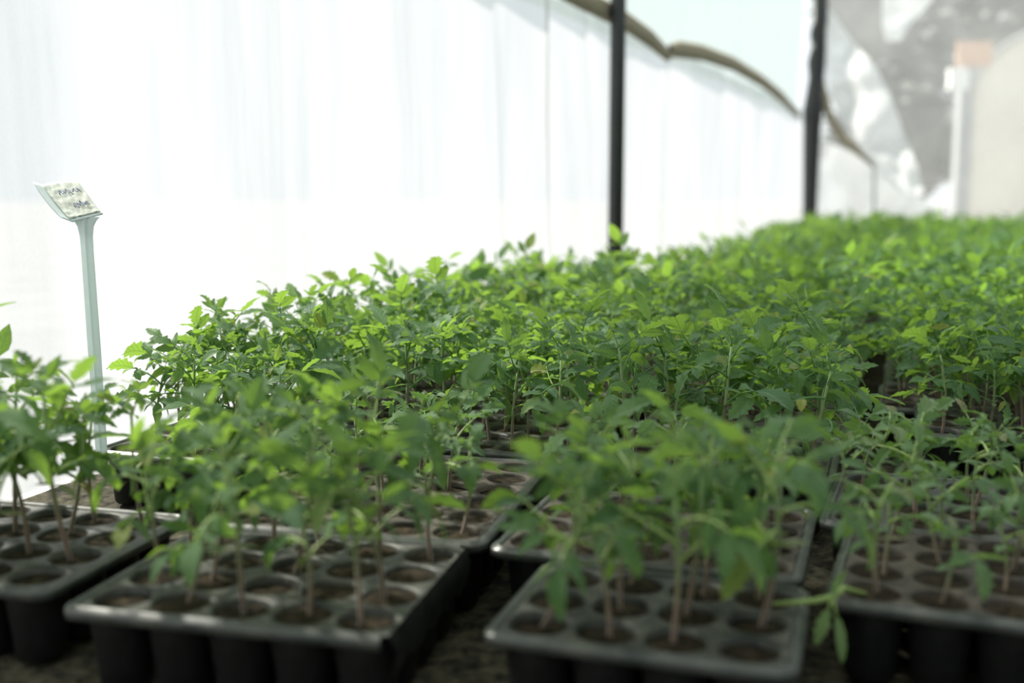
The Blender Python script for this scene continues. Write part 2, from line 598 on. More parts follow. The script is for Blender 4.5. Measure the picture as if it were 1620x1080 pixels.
# ------------------------------------------------------------------ outside, seen through the clear end wall
def tree(loc, h0, h1, rad, label, seed):
    rr = random.Random(seed)
    t = empty('tree', loc)
    tag(t, label, 'tree', 'trees beyond the end wall')
    mb = MB()
    mb.tube([(0, 0, -0.03), (0.05, 0.02, h0 * 0.6), (0, 0.05, h0), (0.05, 0, (h0 + h1) / 2)], [0.16, 0.13, 0.11, 0.05], 9)
    for k in range(5):
        a = rr.uniform(0, 2 * PI)
        mb.tube([(0, 0.04, h0), (0.5 * rad * math.cos(a), 0.5 * rad * math.sin(a), h0 + 0.35 * (h1 - h0)), (0.8 * rad * math.cos(a), 0.8 * rad * math.sin(a), h0 + 0.55 * (h1 - h0))], [0.06, 0.04, 0.015], 6)
    link('trunk', mb.mesh('trunk', M_bark), t)
    mb = MB()
    for k in range(2600):
        d = Vector((rr.gauss(0, 1), rr.gauss(0, 1), rr.gauss(0, 1))).normalized() * rr.random() ** 0.45
        d *= 1 + 0.35 * noise.noise(d * 2 + Vector((seed, 0, 0)))
        c = Vector((d.x * rad, d.y * rad, (h0 + h1) / 2 + d.z * (h1 - h0) / 2))
        Mx = Matrix.Translation(c) @ Matrix.Rotation(rr.uniform(0, 6.3), 4, 'Z') @ Matrix.Rotation(rr.uniform(-1.2, 1.2), 4, 'X') @ Matrix.Scale(rr.uniform(0.25, 0.55), 4)
        mb.add([(-0.5, 0, 0), (0, -0.28, 0.05), (0.6, 0, 0), (0, 0.28, 0.05)], [(0, 1, 2, 3)], None, Mx)
    o = link('foliage', mb.mesh('foliage', M_tree), t)
    o['kind'] = 'stuff'


tree((10.4, 21.0, 0), 2.0, 7.0, 2.4, 'dark spreading tree above the cream tunnel house', 1)
tree((5.65, 18.5, 0), 2.7, 6.0, 0.75, 'small dark tree close behind the corner post', 2)
tree((10.6, 30.0, 0), 0.5, 6.8, 2.2, 'tall grey-green tree far beyond the crumpled sheet', 3)
tree((15.3, 31.0, 0), 0.5, 7.0, 2.3, 'tall grey-green tree far behind the grey pillar', 4)

tree((8.6, 25.5, 0), 0.1, 2.9, 1.5, 'low round bush on the pale ground beyond the end wall', 5)

tu = empty('tunnel_house', (6.55, 13.2, 0), -0.62)
tag(tu, 'cream arched tunnel house standing beyond the clear end wall', 'greenhouse')
mb = MB()
NA = 18
arc = [(1.15 * math.cos(PI * k / NA), 1.55 + 0.85 * math.sin(PI * k / NA)) for k in range(NA + 1)]
outl = [(1.15, 0)] + arc + [(-1.15, 0)]
vs_ = [(x, 0, z) for x, z in outl] + [(x, 7, z) for x, z in outl]
n = len(outl)
mb.add(vs_, [(i, i + 1, n + i + 1, n + i) for i in range(n - 1)])
link('cover', mb.mesh('cover', M_tunnel), tu)
mb = MB()
mb.add([(x, 0.02, z) for x, z in outl], [tuple(range(n))])
link('end_sheet', mb.mesh('end_sheet', M_tunnel, False), tu)
mb = MB()
mb.tube([(x, -0.01, z) for x, z in outl], 0.03, 8)
link('hoop', mb.mesh('hoop', M_greypost), tu)
mb = MB()
mb.box((0.1, -0.02, 0.75), (0.8, 0.04, 1.5))
link('door_panel', mb.mesh('door_panel', M_greypost, False), tu)

gp = empty('pillar', (4.80, 12.0, 0))
tag(gp, 'grey outdoor pillar carrying an orange board beyond the end wall', 'pillar')
mb = MB()
mb.box((0, 0, 0.9), (0.14, 0.14, 1.86))
mb.box((0, 0, 1.85), (0.18, 0.18, 0.05))
link('shaft', mb.mesh('shaft', M_greypost, False), gp)
mb = MB()
mb.box((0.04, -0.09, 1.86), (0.36, 0.03, 0.25))
link('board', mb.mesh('board', M_orange, False), gp)
mb = MB()
mb.box((-0.12, -0.10, 1.60), (0.20, 0.08, 0.22))
link('lamp_box', mb.mesh('lamp_box', M_white, False), gp)

# ------------------------------------------------------------------ trays
PIT = 0.0555
HOLE = 0.0244
NSEG = 16


def deck_mesh(nx, ny, mat, name):
    mb = MB()
    for i in range(nx):
        for j in range(ny):
            cx, cy = (i + 0.5) * PIT, (j + 0.5) * PIT
            vs_ = []
            for ring in range(4):
                for k in range(NSEG):
                    a = 2 * PI * k / NSEG + PI / 4
                    ca, sa = math.cos(a), math.sin(a)
                    if ring == 3:
                        s = PIT / 2 / max(abs(ca), abs(sa))
                        vs_.append((cx + s * ca, cy + s * sa, 0))
                    else:
                        r, z = ((HOLE - 0.0012, -0.006), (HOLE, -0.0012), (HOLE + 0.0014, 0.0008))[ring]
                        vs_.append((cx + r * ca, cy + r * sa, z))
            fs = []
            for ring in range(3):
                for k in range(NSEG):
                    k2 = (k + 1) % NSEG
                    fs.append((ring * NSEG + k, (ring + 1) * NSEG + k, (ring + 1) * NSEG + k2, ring * NSEG + k2))
            mb.add(vs_, fs)
    return mb.mesh(name, mat)


def rim_mesh(nx, ny, torn=False):
    w, d = nx * PIT, ny * PIT
    # section: (outward, height)
    sec = [(-0.001, -0.001), (0.001, 0.0002), (0.0025, 0.0026), (0.0048, 0.0030), (0.0062, 0.0004), (0.0100, 0.0), (0.0108, -0.002), (0.0108, -0.008), (0.0090, -0.008)]
    path = []                                      # (point, outward normal)
    rc = 0.006
    corners = [(0, 0, PI, 1.5 * PI), (w, 0, 1.5 * PI, 2 * PI), (w, d, 0, 0.5 * PI), (0, d, 0.5 * PI, PI)]
    if torn:
        corners = [(w, d, 0.45 * PI, 0.5 * PI), (0, d, 0.5 * PI, PI), (0, 0, PI, 1.5 * PI), (w, 0, 1.5 * PI, 1.55 * PI)]
    for cx, cy, a0, a1 in corners:
        for k in range(5):
            a = a0 + (a1 - a0) * k / 4
            ix = min(max(cx, rc), w - rc)
            iy = min(max(cy, rc), d - rc)
            path.append(((ix + rc * math.cos(a), iy + rc * math.sin(a)), (math.cos(a), math.sin(a))))
    mb = MB()
    ns = len(sec)
    vs_, fs = [], []
    for (x, y), (ox, oy) in path:
        for o_, z in sec:
            vs_.append((x + ox * o_, y + oy * o_, z))
    m = len(path)
    for i in range(m if not torn else m - 1):
        i2 = (i + 1) % m
        for k in range(ns - 1):
            fs.append((i * ns + k, i2 * ns + k, i2 * ns + k + 1, i * ns + k + 1))
    mb.add(vs_, fs)
    return mb.mesh('rim', M_tray_rim)


M_tray_rim = simple('tray_rim_plastic', (0.030, 0.038, 0.038), 0.36, var=0.25, scale=60, bump=0.1, dust=(0.16, 0.16, 0.14), dustamt=0.5)


def cup_mesh():
    mb = MB()
    prof = [(HOLE + 0.0005, -0.001), (HOLE + 0.0042, -0.008), (HOLE + 0.0030, -0.020), (HOLE - 0.0005, -0.050), (HOLE - 0.0025, -0.071), (HOLE - 0.005, -0.0745)]
    vs_, fs = [], []
    for r, z in prof:
        for k in range(NSEG):
            a = 2 * PI * k / NSEG
            vs_.append((r * math.cos(a), r * math.sin(a), z))
    for i in range(len(prof) - 1):
        for k in range(NSEG):
            k2 = (k + 1) % NSEG
            fs.append((i * NSEG + k, (i + 1) * NSEG + k, (i + 1) * NSEG + k2, i * NSEG + k2))
    fs.append(tuple((len(prof) - 1) * NSEG + k for k in reversed(range(NSEG))))
    mb.add(vs_, fs)
    return mb


def soil_mb(seed, depth=-0.006, rings=4, seg=12):
    mb = MB()
    rr = HOLE - 0.0008
    vs_ = [(0, 0, depth + 0.003)]
    fs = []
    for i in range(1, rings + 1):
        r = rr * i / rings
        for k in range(seg):
            a = 2 * PI * k / seg + 0.2 * i
            z = depth + 0.003 * (1 - (i / rings) ** 2) + (0.0022 * noise.noise(Vector((r * 260 * math.cos(a), r * 260 * math.sin(a), seed * 3.1))))
            vs_.append((r * math.cos(a), r * math.sin(a), z))
    for k in range(seg):
        fs.append((0, 1 + k, 1 + (k + 1) % seg))
    for i in range(rings - 1):
        for k in range(seg):
            k2 = (k + 1) % seg
            fs.append((1 + i * seg + k, 1 + (i + 1) * seg + k, 1 + (i + 1) * seg + k2, 1 + i * seg + k2))
    mb.add(vs_, fs)
    return mb


ME_cup_mb = cup_mesh()
ME_cup = ME_cup_mb.mesh('cell_cup', M_tray)
ME_soil = [soil_mb(k, -0.0025 - 0.0015 * (k % 4)).mesh('soil_plug', M_soil) for k in range(8)]
_deck, _rim = {}, {}


def get_deck(nx, ny, soiled):
    k = (nx, ny, soiled)
    if k not in _deck:
        _deck[k] = deck_mesh(nx, ny, M_deck_soil_shade if soiled else M_deck, 'deck')
    return _deck[k]


def get_rim(nx, ny, torn):
    k = (nx, ny, torn)
    if k not in _rim:
        _rim[k] = rim_mesh(nx, ny, torn)
    return _rim[k]


_far_cups = {}


def tray(fl, yaw, nx, ny, label, group=None, torn=False, soiled=False, near=True, dz=0.0):
    """fl: corner of the deck nearest the front-left; yaw in degrees clockwise"""
    t = empty('seed_tray', (fl[0], fl[1], ZT + dz), -math.radians(yaw))
    tag(t, label, 'seed tray', group)
    link('deck', get_deck(nx, ny, soiled), t)
    link('rim', get_rim(nx, ny, torn), t)
    if near:
        for i in range(nx):
            for j in range(ny):
                Mt = Matrix.Translation(((i + 0.5) * PIT, (j + 0.5) * PIT, 0))
                link('cell_cup', ME_cup, t, Mt)
                link('soil_plug', R.choice(ME_soil), t, Mt @ Matrix.Rotation(R.uniform(0, 6.28), 4, 'Z'))
    else:
        if (nx, ny) not in _far_cups:
            a, b = MB(), MB()
            sm = soil_mb(3, -0.006, 2, 8)
            for i in range(nx):
                for j in range(ny):
                    Mt = Matrix.Translation(((i + 0.5) * PIT, (j + 0.5) * PIT, 0))
                    a.merge(ME_cup_mb, Mt)
                    b.merge(sm, Mt)
            _far_cups[(nx, ny)] = (a.mesh('cell_cups', M_tray), b.mesh('soil', M_soil))
        a, b = _far_cups[(nx, ny)]
        link('cell_cups', a, t)['kind'] = 'stuff'
        link('soil', b, t)['kind'] = 'stuff'
    return t


def cell_xy(fl, yaw, i, j):
    a = math.radians(yaw)
    u = Vector((math.cos(a), -math.sin(a)))
    v = Vector((math.sin(a), math.cos(a)))
    p = Vector(fl) + u * ((i + 0.5) * PIT) + v * ((j + 0.5) * PIT)
    return p.x, p.y


# ------------------------------------------------------------------ leaves and seedlings
def leaflet_mb(L, W, lobe, fold, droop, wave, seed, nt=12, nw=4, peak=0.75):
    rr = random.Random(seed)
    ph = rr.uniform(0, 6.28)
    off = [rr.uniform(-0.12, 0.12) for _ in range(nt + 1)]
    vs_, uvs, fs = [], [], []
    x = z = 0.0
    for i in range(nt + 1):
        t = i / nt
        ang = -droop * t
        if i:
            x += L / nt * math.cos(ang)
            z += L / nt * math.sin(ang)
        w = W * (math.sin(PI * min(1, t) ** peak) ** 0.85) * (1.0 - 0.18 * t)
        if i == 0:
            w = W * 0.05
        if i == nt:
            w = W * 0.015
        for k in range(nw + 1):
            v = -1 + 2 * k / nw
            ww = w
            if abs(v) > 0.9 and 0 < i < nt:
                saw = 1.0 if (i % 3 == 1) else (-0.35 if i % 3 == 0 else 0.2)
                ww = w * (1 + lobe * (saw + off[i] * 2 * (1 if v > 0 else -1)))
            y = ww * v
            up = fold * abs(y) - 0.55 * fold * abs(y) * abs(v) + wave * W * abs(v) * math.sin(9 * t + ph + (1.3 if v > 0 else 0))
            fx = (0.10 * lobe * L * abs(v) if 0 < i < nt else 0)
            vs_.append((x + fx - math.sin(ang) * up, y, z + math.cos(ang) * up))
            uvs.append((t, 0.5 + 0.5 * v))
    for i in range(nt):
        for k in range(nw):
            a = i * (nw + 1) + k
            fs.append((a, a + nw + 1, a + nw + 2, a + 1))
    mb = MB()
    mb.add(vs_, fs, uvs)
    return mb


LEAFLETS = [leaflet_mb(1.0, R.uniform(0.19, 0.28), R.choice((0.10, 0.20, 0.30, 0.42)), R.uniform(0.1, 0.7), R.uniform(0.0, 1.1), R.uniform(0.05, 0.16), s, nt=13) for s in range(12)]
LEAFLETS_LO = [leaflet_mb(1.0, 0.25, 0.0, R.uniform(0.1, 0.5), R.uniform(0.1, 0.9), 0.05, s, nt=4, nw=2) for s in range(6)]
SEEDLEAF = [leaflet_mb(1.0, R.uniform(0.14, 0.19), 0.0, R.uniform(-0.1, 0.25), R.uniform(0.2, 1.0), 0.02, 50 + s, nt=8, nw=4, peak=0.95) for s in range(4)]
ME_leaflet = [m.mesh('leaflet', M_leaf) for m in LEAFLETS]
ME_leaflet_s = [m.mesh('leaflet', M_leaf_s) for m in LEAFLETS]
ME_leaflet_p = [m.mesh('leaflet', M_pale) for m in LEAFLETS[:4]]


def frame_mat(o, d, up, s):
    d = d.normalized()
    side = up.cross(d)
    if side.length < 1e-5:
        side = d.orthogonal()
    side.normalize()
    u = d.cross(side)
    M_ = Matrix(((d.x, side.x, u.x, o.x), (d.y, side.y, u.y, o.y), (d.z, side.z, u.z, o.z), (0, 0, 0, 1)))
    return M_ @ Matrix.Scale(s, 4)


def leaf_template(seed, plen, llen, npairs, e0, e1, lo=False):
    """compound leaf along +X: petiole tube and placed leaflets"""
    rr = random.Random(seed)
    n = 7
    pts = [Vector((0, 0, 0))]
    yaw = 0
    curl = rr.uniform(-0.5, 0.5)
    dirs = []
    for i in range(n):
        t = (i + 0.5) / n
        e = e0 + (e1 - e0) * t ** 0.9
        yaw = curl * t
        d = Vector((math.cos(e) * math.cos(yaw), math.cos(e) * math.sin(yaw), math.sin(e)))
        dirs.append(d)
        pts.append(pts[-1] + d * (plen / n))
    rach = MB()
    if lo:
        rach.tube([pts[0], pts[3], pts[7]], [0.0014, 0.0011, 0.0006], 3, caps=False)
    else:
        rach.tube(pts, [0.0016 - 0.0010 * i / n for i in range(n + 1)], 5)
    rach.uv = [(1.0, 0.5)] * len(rach.uv)
    nl = len(LEAFLETS_LO if lo else LEAFLETS)
    up = Vector((0, 0, 1))
    items = []
    dT = dirs[-1].copy()
    dT.z -= rr.uniform(-0.4, 0.6)
    items.append((rr.randrange(nl), frame_mat(pts[-1], dT, up + Vector((rr.uniform(-.6, .6), rr.uniform(-.8, .8), 0)), llen * rr.uniform(0.95, 1.15))))
    for k in range(npairs):
        f = 0.9 - 0.36 * k / max(1, npairs - 0.4) - (0.05 if npairs > 1 else 0.12)
        i = min(n, max(1, int(round(f * n))))
        sc_ = (0.78, 0.62, 0.45)[k]
        for s in (-1, 1):
            a = s * rr.uniform(0.85, 1.3)
            b = dirs[min(i, n - 1)]
            d = Vector((b.x * math.cos(a) - b.y * math.sin(a), b.x * math.sin(a) + b.y * math.cos(a), b.z * 0.5 - rr.uniform(-0.45, 0.65)))
            upv = up + Vector((rr.uniform(-.9, .9), rr.uniform(-.9, .9), 0))
            o_ = pts[i]
            items.append((rr.randrange(nl), frame_mat(o_, d, upv, llen * sc_ * rr.uniform(0.85, 1.15))))
    return rach, items


def joined_leaf(rach, items, pool):
    mb = MB()
    mb.merge(rach)
    for k, M_ in items:
        mb.merge(pool[k], M_)
    return mb


NLT = 18
LT, LT_LO = [], []
for s in range(NLT):
    a = (100 + s, R.uniform(0.042, 0.066), R.uniform(0.036, 0.050), R.choice((1, 2, 2, 2)), R.uniform(0.3, 1.1), R.uniform(-0.8, 0.5))
    LT.append(leaf_template(*a))
    LT_LO.append(leaf_template(*a, lo=True))
LS = [leaf_template(200 + s, R.uniform(0.022, 0.036), R.uniform(0.022, 0.031), R.choice((1, 1, 2)), R.uniform(0.4, 1.0), R.uniform(-0.5, 0.5)) for s in range(10)]
ME_LT_rach = [r.mesh('leaf', M_palestem) for r, _ in LT]
ME_LT_join = [joined_leaf(r, it, LEAFLETS).mesh('leaf', M_leaf) for r, it in LT]
ME_LS_rach = [r.mesh('leaf', M_palestem) for r, _ in LS]
ME_LS_join = [joined_leaf(r, it, LEAFLETS).mesh('leaf', M_leaf_s) for r, it in LS]
ME_seedleaf = [m.mesh('seed_leaf', M_seedleaf) for m in SEEDLEAF]
ME_seedleaf_s = [m.mesh('seed_leaf', M_leaf_s) for m in SEEDLEAF]


class Proto:
    pass


def make_proto(seed, small=False):
    rr = random.Random(seed)
    P = Proto()
    h = rr.uniform(0.062, 0.088) if small else rr.uniform(0.118, 0.152)
    n = 9
    lean = Vector((rr.uniform(-1, 1), rr.uniform(-1, 1), 0)) * (0.10 if small else 0.14)
    c2 = Vector((rr.uniform(-1, 1), rr.uniform(-1, 1), 0)) * 0.10
    pts = []
    for i in range(n + 1):
        t = i / n
        q = lean * (h * t) + c2 * (h * math.sin(PI * t) * 0.6)
        pts.append(Vector((q.x, q.y, h * t - 0.004)))
    r0, r1 = (0.0018, 0.0011) if small else (0.0024, 0.0014)
    mb = MB()
    mb.tube(pts, [r0 + (r1 - r0) * i / n for i in range(n + 1)], 7)
    P.stem_mb = mb
    P.stem = mb.mesh('stem', M_stem)
    P.h = h
    P.parts = []                                   # (kind, template index, matrix)

    def at(t):
        k = min(n - 1, int(t * n))
        w = t * n - k
        return pts[k] * (1 - w) + pts[k + 1] * w
    az = rr.uniform(0, 6.28)
    tcot = rr.uniform(0.42, 0.6) if not small else rr.uniform(0.62, 0.75)
    if small or rr.random() < 0.7:
        for s in (0, PI):
            a = az + s + rr.uniform(-.2, .2)
            el = rr.uniform(-0.2, 0.5)
            d = Vector((math.cos(a) * math.cos(el), math.sin(a) * math.cos(el), math.sin(el)))
            P.parts.append(('seed', rr.randrange(4), frame_mat(at(tcot), d, Vector((0, 0, 1)), rr.uniform(0.022, 0.032))))
    nl = rr.choice((3, 4)) if small else rr.choice((5, 6, 6))
    pool = len(LS) if small else NLT
    for k in range(nl):
        t = (0.75 + 0.25 * k / max(1, nl - 1)) if small else (0.54 + 0.44 * k / (nl - 1))
        a = az + 1.3 + k * 2.4 + rr.uniform(-.3, .3)
        sca = rr.uniform(0.9, 1.15) * (1.0 if k < nl - 2 else 0.8)
        lift = rr.uniform(-0.15, 0.25) if k < nl - 2 else rr.uniform(0.25, 0.85)
        M_ = Matrix.Translation(at(t)) @ Matrix.Rotation(a, 4, 'Z') @ Matrix.Rotation(-lift, 4, 'Y') @ Matrix.Rotation(rr.uniform(-0.6, 0.6), 4, 'X') @ Matrix.Scale(sca, 4)
        P.parts.append(('leaf', rr.randrange(pool), M_))
    for k in range(2):                             # folded young leaves at the tip
        a = az + k * 2.7
        M_ = Matrix.Translation(at(1.0)) @ Matrix.Rotation(a, 4, 'Z') @ Matrix.Rotation(-rr.uniform(0.5, 0.9), 4, 'Y') @ Matrix.Scale(0.42, 4)
        P.parts.append(('leaf', rr.randrange(pool), M_))
    return P


TALL = [make_proto(300 + s) for s in range(14)]
SMALL = [make_proto(400 + s, True) for s in range(8)]


def seedling(P, small, loc, rz, scale, tilt, label, group, detail, name=None):
    t = empty(name or ('small_seedling' if small else 'tomato_seedling'), loc)
    t.rotation_euler = (tilt[0], tilt[1], rz)
    t.scale = (scale, scale, scale)
    tag(t, label, 'seedling', group)
    link('stem', P.stem, t)
    for kind, k, M_ in P.parts:
        if kind == 'seed':
            link('seed_leaf', (ME_seedleaf_s if small else ME_seedleaf)[k], t, M_)
        elif detail:
            lf = link('leaf', (ME_LS_rach if small else ME_LT_rach)[k], t, M_)
            for q, (li, Ml) in enumerate((LS if small else LT)[k][1]):
                link('leaflet', (ME_leaflet_s if small else ME_leaflet)[li], lf, Ml)
        else:
            link('leaf', (ME_LS_join if small else ME_LT_join)[k], t, M_)
    return t


# ------------------------------------------------------------------ the trays that can be told apart
spots = []            # (x, y, small, scale, label, group)
taken = []


NUM = ['one', 'two', 'three', 'four', 'five', 'six']


def fill(fl, yaw, nx, ny, p, small, label, group, sc0=1.0, skip=(), force=(), cols='from its wall side', rows='from its open side', rc=False, rr_=False):
    for i in range(nx):
        for j in range(ny):
            if (i, j) in skip:
                continue
            if (i, j) not in force and R.random() > p:
                continue
            x, y = cell_xy(fl, yaw, i, j)
            lab = f"{label}, cell {NUM[nx - 1 - i if rc else i]} {cols}, {NUM[ny - 1 - j if rr_ else j]} {rows}"
            spots.append((x + R.uniform(-.006, .006), y + R.uniform(-.006, .006), small, sc0 * R.uniform(0.85, 1.15), lab, group))


T1 = ((-0.367, 0.893), 13.2)
tray(*T1, 5, 4, 'black twenty-cell seed tray with its side rim torn away', torn=True)
fill(*T1, 5, 4, 0.85, False, 'tall seedling in torn tray', 'seedlings in the torn tray', 0.98, cols='from torn rim', rc=True, rows='from soil-smeared tray', rr_=True,
     skip=((0, 0), (3, 1)), force=((1, 0), (2, 0), (3, 0), (4, 0), (4, 1), (1, 1), (0, 1)))
# torn black side wall of that tray
mb = MB()
vs_, fs = [], []
n = 24
for i in range(n + 1):
    y = 4 * PIT * i / n
    top = -0.001 + 0.004 * noise.noise(Vector((y * 70, 3, 1)))
    for k, (dx, z) in enumerate(((0.001, top), (0.006 + 0.003 * noise.noise(Vector((y * 50, 0, 0))), -0.012), (0.003, -0.034 + 0.01 * noise.noise(Vector((y * 60, 9, 0)))))):
        vs_.append((5 * PIT + dx, y, z))
for i in range(n):
    for k in range(2):
        fs.append((i * 3 + k, (i + 1) * 3 + k, (i + 1) * 3 + k + 1, i * 3 + k + 1))
mb.add(vs_, fs)
torn_root = [o for o in col.objects if o.name.startswith('seed_tray') and o.parent is None][0]
link('torn_edge', mb.mesh('torn_edge', M_tray), torn_root)

T0 = ((-0.400 - 5 * PIT * 0.969 - 0.01, 0.934 + 5 * PIT * 0.25), 14.5)
tray(*T0, 5, 4, 'black seed tray with rounded rim corner beside the torn tray, bare ground behind it')
fill(*T0, 5, 4, 0.8, False, 'tall seedling in rounded tray', 'seedlings in the rounded tray', 1.1, cols='from torn tray', rc=True, rows='from bare ground behind', rr_=True)

T2 = ((-0.013, 0.838), 18.0)
tray(*T2, 4, 3, 'small twelve-cell black seed tray packed with bushy dark green seedlings')
fill(*T2, 4, 3, 0.9, False, 'bushy seedling in twelve-cell tray', 'seedlings in the twelve-cell tray', 1.02, cols='from torn tray', rows='from dusty tray', rr_=True,
     skip=((3, 0),), force=((0, 0), (1, 0), (2, 0), (2, 1), (1, 1)))

T3 = ((0.278, 0.912), 21.5)
tray(*T3, 6, 4, 'wide black seed tray of small seedlings with a wilted one over its corner', soiled=True)  # soiled deck used here to put the tray's shade into its colour
fill(*T3, 6, 4, 0.68, True, 'small seedling in wide tray', 'small seedlings in the wide tray', 1.15, cols='from wilted seedling', rows='from tray behind', rr_=True)

T1b = ((-0.306, 1.128), 13.2)
tray(*T1b, 5, 6, 'soil-smeared brown seed tray butted against the back of the torn tray', soiled=True)
fill(*T1b, 5, 6, 0.62, True, 'small seedling in soil-smeared tray', 'small seedlings in the soiled tray', 1.15, cols='from dusty tray', rc=True, rows='from torn tray')

T2b = ((-0.012, 1.050), 18.5)
tray(*T2b, 5, 4, 'dusty black seed tray directly behind the small twelve-cell tray', soiled=True)
fill(*T2b, 5, 4, 0.85, True, 'small seedling in dusty tray', 'small seedlings behind the twelve-cell tray', 1.25, cols='from soil-smeared tray', rows='from twelve-cell tray')

T3b = ((0.335, 1.135), 21.0)
tray(*T3b, 6, 4, 'dusty black seed tray of small seedlings directly behind the wide tray')
fill(*T3b, 6, 4, 0.75, True, 'small seedling behind wide tray', 'small seedlings behind the wide tray', 1.15, cols='from dusty tray', rows='from wide tray')

# the bed behind: rows of trays along the wall
O_ = Vector((0.117, 1.392))
YAW = 20.0
ua = Vector((math.cos(math.radians(YAW)), -math.sin(math.radians(YAW))))
va = Vector((math.sin(math.radians(YAW)), math.cos(math.radians(YAW))))
ORD = ['first', 'second', 'third', 'fourth', 'fifth', 'sixth', 'seventh', 'eighth', 'ninth', 'tenth', 'eleventh', 'twelfth']


def wall_dist(x, y):
    return (Vector((x, y, 0)) - W0).dot(WN)


def end_dist(x, y):
    return (CORNER - Vector((x, y, 0))).dot(WD)


for j in range(0, 29):
    for i in range(-3, 10):
        fl = O_ + ua * (0.325 * i) + va * (0.258 * j)
        yaw = YAW + R.uniform(-1.5, 1.5)
        if i == -2:
            fl = fl - va * 0.165
        if (i, j) == (-1, 0):
            fl = fl + va * 0.01
        if (i, j) in ((1, 0), (2, 0)):
            continue
        if i >= 1:
            fl = fl + (ua * 0.065 + va * 0.07 if j < 2 else ua * 0.01)
        fl = fl + ua * R.uniform(-0.01, 0.01)
        ctr = fl + ua * 0.14 + va * 0.11
        if min(wall_dist(fl.x, fl.y), wall_dist(*(fl + va * 0.23))) < 0.06 or end_dist(*(fl + va * 0.24)) < 0.1:
            continue
        if abs(ctr.x) > 0.4615 * ctr.y + 0.6 or wall_dist(ctr.x, ctr.y) > WIDTH - 0.6:
            continue
        if ctr.x > 0.4615 * ctr.y + 0.55:
            continue
        row = ORD[min(j, 11)]
        wk = NUM[min(5, sum(1 for q in range(-3, i) if wall_dist(*(O_ + ua * (0.325 * q) + va * (0.258 * j - (0.165 if q == -2 else 0)))) >= 0.06))]
        side = 'next to the white film wall' if wall_dist(fl.x, fl.y) < 0.36 else ('one tray in from the film wall' if wall_dist(fl.x, fl.y) < 0.66 else 'well in from the film wall')
        bare = (i, j) in ((0, 1), (-1, 2), (1, 2))
        near = ctr.y < 2.15
        if j < 9:
            lab = f'dusty black seed tray of the dense bed, {row} row, number {wk} from film wall'
            tray((fl.x, fl.y), yaw, 5, 4, lab, f'bed trays of the {row} row', soiled=bare, near=near, dz=0.0)
        lab = f'seedling in {row} bed row, tray {wk} from film wall'
        p = 0.55 if bare else (0.9 if j < 9 else 0.62)
        fill((fl.x, fl.y), yaw, 5, 4, p, False, lab, f'seedlings of the {row} bed row', R.uniform(0.92, 1.06), cols='across', rows='deep')

# ------------------------------------------------------------------ place the seedlings
def in_frame(x, y, m=0.0):
    return abs(x) < 0.4615 * y + m and y > 0.5


tall = sorted([s for s in spots if not s[2]], key=lambda s: s[1])
small = sorted([s for s in spots if s[2]], key=lambda s: s[1])
vis = [s for s in tall if in_frame(s[0], s[1], 0.05)]
indiv = vis[:300]
rest = vis[300:] + [s for s in tall if not in_frame(s[0], s[1], 0.05) and in_frame(s[0], s[1], 0.8)]
cnt = 0
for s in indiv + [q for q in small if in_frame(q[0], q[1], 0.08)]:
    x, y, sm, sca, lab, grp = s
    P = R.choice(SMALL if sm else TALL)
    if sm:
        sca *= 1.0
    seedling(P, sm, (x, y, ZT - 0.006), R.uniform(0, 2 * PI), sca, (R.gauss(0, 0.07), R.gauss(0, 0.07)), lab, grp, y < 1.30)
    cnt += 1

# the rest of the bed: one joined mesh of plants too many to pick out
LO = []
for P in TALL:
    mb = MB()
    mb.tube([P.stem_mb.v[0], P.stem_mb.v[7 * 5], P.stem_mb.v[7 * 9]], [0.0022, 0.002, 0.0015], 3, caps=False)
    mb.uv = [(0.1, 0.5), (0.1, 0.5), (0.1, 0.5)] + [(0.6, 0.5)] * 6
    ns = len(mb.f)
    for kind, k, M_ in P.parts:
        if kind == 'leaf':
            mb.merge(joined_leaf(*LT_LO[k], LEAFLETS_LO), M_)
    quads = np.array([f if len(f) == 4 else (*f, f[-1]) for f in mb.f], dtype=np.int64)
    LO.append((np.array(mb.v), quads, np.array(mb.uv), ns))
V, F, U, MI = [], [], [], []
base = 0
for x, y, sm, sca, lab, grp in rest:
    v, f, uvv, ns = R.choice(LO)
    M_ = Matrix.Translation((x, y, ZT - 0.006)) @ Matrix.Rotation(R.uniform(0, 6.28), 4, 'Z') @ Matrix.Rotation(R.gauss(0, 0.07), 4, 'X') @ Matrix.Scale(sca * R.uniform(0.95, 1.14), 4)
    A = np.array(M_)
    V.append(v @ A[:3, :3].T + A[:3, 3])
    F.append(f + base)
    U.append(uvv)
    mi = np.zeros(len(f), dtype=np.int32)
    mi[:ns] = 1
    MI.append(mi)
    base += len(v)
V, F, U, MI = np.concatenate(V), np.concatenate(F), np.concatenate(U), np.concatenate(MI)
me = bpy.data.meshes.new('distant_seedlings')
me.vertices.add(len(V))
me.vertices.foreach_set('co', V.astype(np.float32).ravel())
me.loops.add(F.size)
me.loops.foreach_set('vertex_index', F.astype(np.int32).ravel())
me.polygons.add(len(F))
me.polygons.foreach_set('loop_start', np.arange(0, F.size, 4, dtype=np.int32))
me.polygons.foreach_set('loop_total', np.full(len(F), 4, dtype=np.int32))
me.polygons.foreach_set('material_index', MI)
me.polygons.foreach_set('use_smooth', np.ones(len(F), dtype=bool))
uvl = me.uv_layers.new(name='uv')
uvl.data.foreach_set('uv', U[F.ravel()].astype(np.float32).ravel())
me.materials.append(M_leaf)
me.materials.append(M_stem)
me.update(calc_edges=True)
o = link('distant_seedlings', me)
tag(o, 'mass of tomato seedlings filling the far part of the bed', 'seedlings', kind='stuff')

